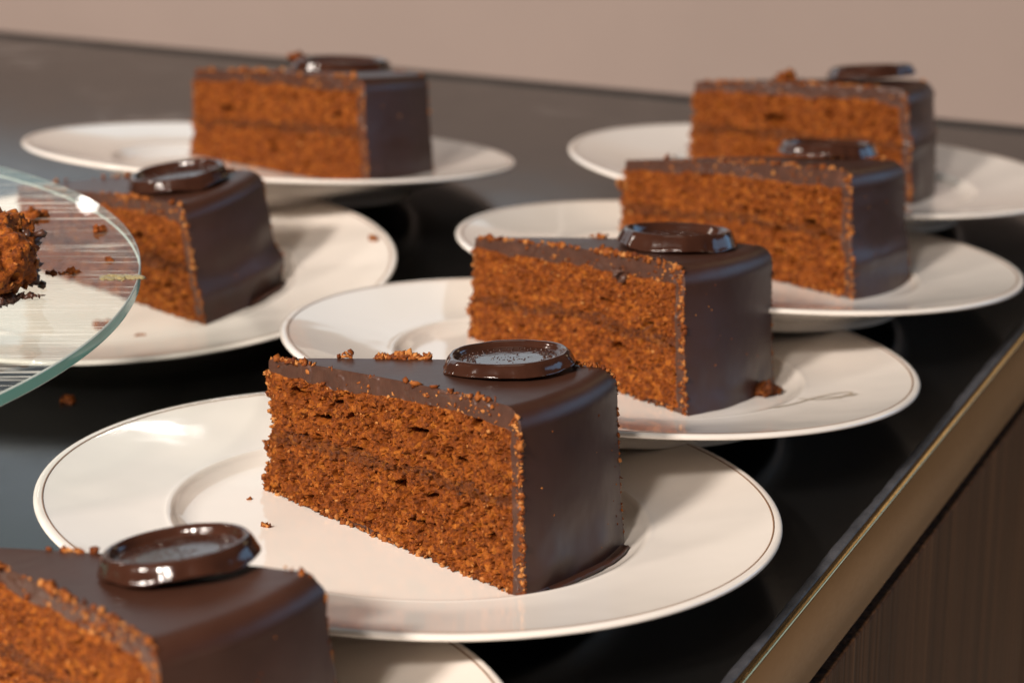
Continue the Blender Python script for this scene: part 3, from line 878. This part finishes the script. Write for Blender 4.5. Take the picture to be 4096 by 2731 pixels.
# ------------------------------------------------------------------ chocolate seals
def make_seal(key, label, lx, ly, rad, tiltx, tilty, lift, seed, spin=0.0, hs=1.0):
    pp, cc = SET[key]; L, al, H, Ht = cc[3:7]
    _, mw, sh = SL[key]
    r = math.hypot(lx, ly)
    z = float(sh[0](np.array(r)))
    slope = float((sh[0](np.array(r + 0.02)) - sh[0](np.array(r - 0.02))) / 0.04)
    m = mw @ Matrix.Translation((lx, ly, z + lift)) @ Matrix.Rotation(-math.atan(slope) + R_(tilty), 4, 'Y') @ Matrix.Rotation(R_(tiltx), 4, 'X') @ Matrix.Rotation(spin, 4, 'Z')
    t = thing("chocolate_seal", label, "chocolate seal", m, "round chocolate seals on the cake slices")
    prof = smooth_poly([(0, 0.003), (0.80, 0.003), (0.975, 0.003), (1.0, 0.008), (0.978, 0.018), (0.935, 0.041), (0.90, 0.053), (0.865, 0.0575), (0.83, 0.0555), (0.80, 0.047), (0.775, 0.036), (0.73, 0.0285), (0.5, 0.027), (0.0, 0.027)], 4)
    n = 120; a = np.linspace(0, 2 * PI, n, endpoint=False)
    circ = np.stack([np.cos(a) * 1.5, np.sin(a) * 1.5, 0 * a + seed], -1)
    wobr = 1 + 0.030 * fbm(circ, 1.6, seed, 2) + 0.022 * vnoise(circ, 3.2, seed + 4) + 0.012 * vnoise(circ, 7.5, seed + 6)
    wobz = 0.012 * fbm(circ, 1.2, seed + 9, 2)
    V = []
    for i in range(n):
        for (pr, pz) in prof:
            k = sstep(0.80, 1.0, np.array(pr))
            rr_ = rad * pr * (1 + (wobr[i] - 1) * (0.25 + 0.75 * float(k)))
            V.append((rr_ * math.cos(a[i]), rr_ * math.sin(a[i]), pz * hs + (wobz[i] * float(sstep(0.9, 1.0, np.array(pr))) if pz < 0.03 else wobz[i] * 0.25) * pr))
    body = link("seal_disc", mesh_np("seal_disc", V, grid_faces(n, len(prof), True), M_seal), t)
    # embossed ring of studs and strokes, worn and half legible
    rng = np.random.default_rng(seed + 500)
    C = []; S = []
    zz = 0.027 * hs
    for i in range(46):
        q = 2 * PI * i / 46
        C.append((rad * 0.70 * math.cos(q), rad * 0.70 * math.sin(q), zz)); S.append(0.0034)
    for i in range(26):                                             # short radial strokes of a ring of lettering
        q = 2 * PI * i / 26 + rng.uniform(-0.02, 0.02)
        for s in np.linspace(0.52, 0.62, 5):
            if rng.random() < 0.22: continue
            C.append((rad * s * math.cos(q + 0.02 * rng.normal()), rad * s * math.sin(q), zz)); S.append(0.0030)
    for q0 in (0.15, 0.55, 3.4):                                    # round letters
        for w in np.linspace(0, 2 * PI, 14):
            cx, cy = rad * 0.57 * math.cos(q0), rad * 0.57 * math.sin(q0)
            C.append((cx + 0.011 * math.cos(w), cy + 0.011 * math.sin(w), zz)); S.append(0.0028)
    for i in range(40):                                             # central emblem, only traces
        q = rng.uniform(0, 2 * PI); s = rng.uniform(0.05, 0.3)
        C.append((rad * s * math.cos(q), rad * s * math.sin(q), zz - 0.001)); S.append(rng.uniform(0.002, 0.0034))
    tag(link("embossed_relief", crumbs_mesh("embossed_relief", C, S, rng, M_seal, 0.15, 0.2), t), kind='stuff')
    return t
make_seal('hero', "glossy chocolate seal in focus, its hollow centre reflecting pale light, on the centre slice", 0.690, 0.124, 0.178, 0.3, -1.5, 0.006, 3, 0.4, 0.62)
make_seal('second', "flat glossy chocolate seal on the slice with the chipped icing", 0.716, 0.075, 0.188, -1.0, 1.0, 0.001, 8, 1.4, 0.95)
make_seal('third', "thin dark chocolate seal on the third slice along the brass edge", 0.706, 0.234, 0.180, -2.0, 1.5, 0.001, 14, 2.2, 0.8)
make_seal('far_r', "tilted chocolate seal on the far right slice, beside a crumb", 0.70, 0.14, 0.180, -2.0, -3.8, 0.006, 19, 0.9, 0.8)
make_seal('far_l', "chocolate seal on the slice nearest the wall, partly hidden by its front edge", 0.627, 0.195, 0.21, 1.0, 3.0, 0.0, 27, 3.0, 0.8)
make_seal('glass', "wavy-edged chocolate seal leaning on the slice beside the glass disc", 0.705, 0.028, 0.181, 0.0, -1.5, 0.004, 33, 4.0, 0.8)
make_seal('front', "large blurred chocolate seal with one side lifted, on the nearest slice", 0.652, 0.122, 0.182, -0.5, -4.0, 0.008, 45, 5.2, 0.8)

# ------------------------------------------------------------------ glass stand with remains of a cake
GZ = 0.50
gc = Vector((-2.73, 6.28, GZ))
GR = 1.678; GT = 0.036
stand = thing("glass_cake_stand", "clear scratched glass disc with teal edge, raised above the plates at left", "cake stand", Matrix.Translation(gc))
def disc(name, r, z, mat):
    a = np.linspace(0, 2 * PI, 256, endpoint=False)
    V = [(0, 0, z)] + [(r * math.cos(q), r * math.sin(q), z) for q in a]
    F = [(0, i + 1, (i + 1) % 256 + 1) for i in range(256)]
    return mesh_np(name, V, F, mat, False)
link("glass_top", disc("glass_top", GR - 0.004, 0.0, M_glass), stand)
ev, ef = revolve([(GR, -GT + 0.003), (GR + 0.0006, -GT * 0.5), (GR, -0.004)], 256)
link("glass_edge", mesh_np("glass_edge", ev, ef, M_band, True), stand)
ev, ef = revolve([(GR, -0.004), (GR - 0.0012, -0.0014), (GR - 0.0042, -0.0001)], 256)
link("edge_chamfer", mesh_np("edge_chamfer", ev, ef, M_chamfer, False), stand)
ev, ef = revolve([(GR - 0.0042, -GT), (GR - 0.0012, -GT + 0.0012), (GR, -GT + 0.003)], 256)
link("edge_chamfer", mesh_np("edge_chamfer", ev, ef, M_chamfer, False), stand)
sv, sf = revolve(smooth_poly([(0.22, -GT), (0.10, -GT - 0.05), (0.08, -0.3), (0.10, -0.5), (0.45, -0.64), (0.62, ZT - GZ + 0.012), (0.62, ZT - GZ + 0.001)], 4), 64)
link("glass_stem", mesh_np("glass_stem", sv, sf, M_edge), stand)
# a dried smear by the edge
rng = np.random.default_rng(91)
C = []; S = []
for i in range(120):
    q = i / 119; C.append((-1.158 + 0.112 * q - gc.x, 6.392 - gc.y + rng.normal(0, 0.013) * (1.1 - 0.6 * q) - 0.004 * q, 0.0005)); S.append(rng.uniform(0.005, 0.012))
V = crumbs_mesh("dried_smear", C, S, rng, M_smear, 0.3)
o = link("dried_smear", V, stand); o.scale = (1, 1, 0.35); o['kind'] = 'stuff'

# leftover cake on the stand
def cake_chunk(name, label, cat, loc, dims, seed, rot=0.0, mat=M_sponge, res=72, cm=None):
    rng = np.random.default_rng(seed)
    t = thing(name, label, cat, Matrix.Translation(loc) @ Matrix.Rotation(rot, 4, 'Z'))
    nu, nv = res, res
    th = np.linspace(0, 2 * PI, nu, endpoint=False); ph = np.linspace(0.0, PI, nv)
    T, Pp = np.meshgrid(th, ph, indexing='ij')
    D = np.stack([np.sin(Pp) * np.cos(T), np.sin(Pp) * np.sin(T), np.cos(Pp)], -1)
    p = np.sign(D) * np.abs(D) ** 0.72
    k = 1 + 0.20 * fbm(D, 2.2, seed, 3)
    P = p * k[..., None] * np.array(dims) * 0.5
    w1, r1 = worley(P, 34, seed + 1); w2, r2 = worley(P, 15, seed + 2)
    d = 0.020 * (0.5 - w1) * (0.5 + r1) + 0.035 * fbm(P, 12, seed + 3, 3) - 0.03 * sstep(0.4, 0.1, w2) * (r2 > 0.55)
    P = P + D * d[..., None]
    P[..., 2] = np.maximum(P[..., 2] + dims[2] * 0.42, 0.0015 * (1 + vnoise(P, 30, seed)))
    link("sponge_body", mesh_np("sponge_body", P.reshape(-1, 3), grid_faces(nu, nv, True)[:, ::-1], mat), t)
    idx = rng.integers(0, nu * nv, 420)
    Q = P.reshape(-1, 3)[idx]
    tag(link("crumbs", crumbs_mesh("crumbs", Q, rng.uniform(0.003, 0.009, len(Q)) * min(1, dims[0] / 0.2), rng, cm or M_crumb), t), kind='stuff')
    return t
ch = cake_chunk("cake_remnant", "torn remnant of chocolate cake on the glass disc, cut off at the photo's left edge", "cake piece", (-1.505, 6.27, GZ + 0.001), (0.36, 0.34, 0.23), 5, 0.3, M_bright, 110)
# dark icing crust on its right corner and a curled flake at its foot
rng = np.random.default_rng(17)
C = rng.normal(size=(60, 3)) * np.array([0.014, 0.02, 0.035]) + np.array([0.165, 0.03, 0.07]); C[:, 2] = np.abs(C[:, 2])
link("icing_crust", crumbs_mesh("icing_crust", C, rng.uniform(0.010, 0.022, 60), rng, M_icing_cut), ch)['kind'] = 'stuff'
C = np.array([(0.06 + 0.12 * q, -0.155 + 0.03 * math.sin(q * 3), 0.006 + 0.010 * q) for q in np.linspace(0, 1, 14)])
link("icing_flake", crumbs_mesh("icing_flake", C, np.linspace(0.016, 0.006, 14), rng, M_icing_cut), ch)['kind'] = 'stuff'

def crumb(label, m, size, seed, group=None, mat=None, n=26):
    rng = np.random.default_rng(seed)
    o = link("cake_crumb", clump_mesh("cake_crumb", rng, size, mat or M_crumb, n))
    o.matrix_world = m
    tag(o, label, "crumb", group)
    return o
T3 = Matrix.Translation
G1 = "crumbs fallen on the plates and glass"
for lb, (gx, gy), s, sd in (("orange crumb on the glass disc straight right of the cake remnant", (-1.254, 6.442), 0.020, 1),
                            ("elongated orange crumb near the upper rim of the glass disc", (-1.233, 6.85), 0.022, 2),
                            ("orange crumb between the remnant and the single crumb on the glass disc", (-1.307, 6.425), 0.014, 3),
                            ("small flat crumb on the glass disc above the yellow smear", (-1.165, 6.55), 0.012, 4),
                            ("loose crumb cluster on the glass disc behind the cake remnant", (-1.462, 7.00), 0.034, 5)):
    crumb(lb, T3((gx, gy, GZ)), s, sd, G1, M_bright)
crumb("wedge-shaped brown crumb lying on the bare black counter below the glass disc", T3((-1.435, 7.182, ZT)) @ Matrix.Scale(0.7, 4, (0, 0, 1)), 0.028, 7, None, M_jam)  # dark material puts the stand's shadow into the crumb's colour
for key, lb, (px, py), s, sd in (('hero', "tiny crumb on the centre plate to the left of the slice's tip foot", (-0.382, -0.083), 0.013, 11),
                                 ('hero', "speck of crumb on the centre plate behind the tiny crumb", (-0.448, 0.12), 0.007, 12),
                                 ('glass', "dark crumb on the right rim of the plate beside the glass disc", (0.90, 0.265), 0.020, 13),
                                 ('glass', "dark crumb on the plate just below the glass disc's teal edge", (0.158, -0.551), 0.016, 14),
                                 ('glass', "brown crumb cluster on the plate under the teal glass edge", (0.009, -0.453), 0.030, 15)):
    r = math.hypot(px, py)
    crumb(lb, PM[key] @ T3((px, py, float(lin_z(r)))), s, sd, G1)
cake_chunk("broken_corner", "dark broken corner of cake lying behind the slice on the flourish plate", "cake piece", PM['second'] @ Vector((0.535, -0.125, Z0)), (0.100, 0.062, 0.036), 61, 0.5, M_jam, 40, M_jam)
# crumbs lying on top of slices
def on_top(key, lx, ly):
    _, mw, sh = SL[key]
    return mw @ T3((lx, ly, float(sh[0](np.array(math.hypot(lx, ly))))))
crumb("large dark crumb on top of the far right slice, left of its seal", on_top('far_r', 0.38, 0.03), 0.050, 71, None, M_sponge)
crumb("upright crumb on the seal of the slice nearest the wall", on_top('far_l', 0.47, 0.10) @ T3((0, 0, 0.045)), 0.036, 72, None, M_sponge)
crumb("crumb stuck beyond the tip of the third slice along the brass edge", SL['third'][1] @ T3((-0.012, 0.01, 0.215)), 0.030, 73)
crumb("broken flake of icing tipped out below the seal of the flourish plate's slice", SL['second'][1] @ T3((0.70 * math.cos(0.2578), -0.70 * math.sin(0.2578) - 0.006, 0.355)), 0.036, 74, None, M_icing_cut, 16)
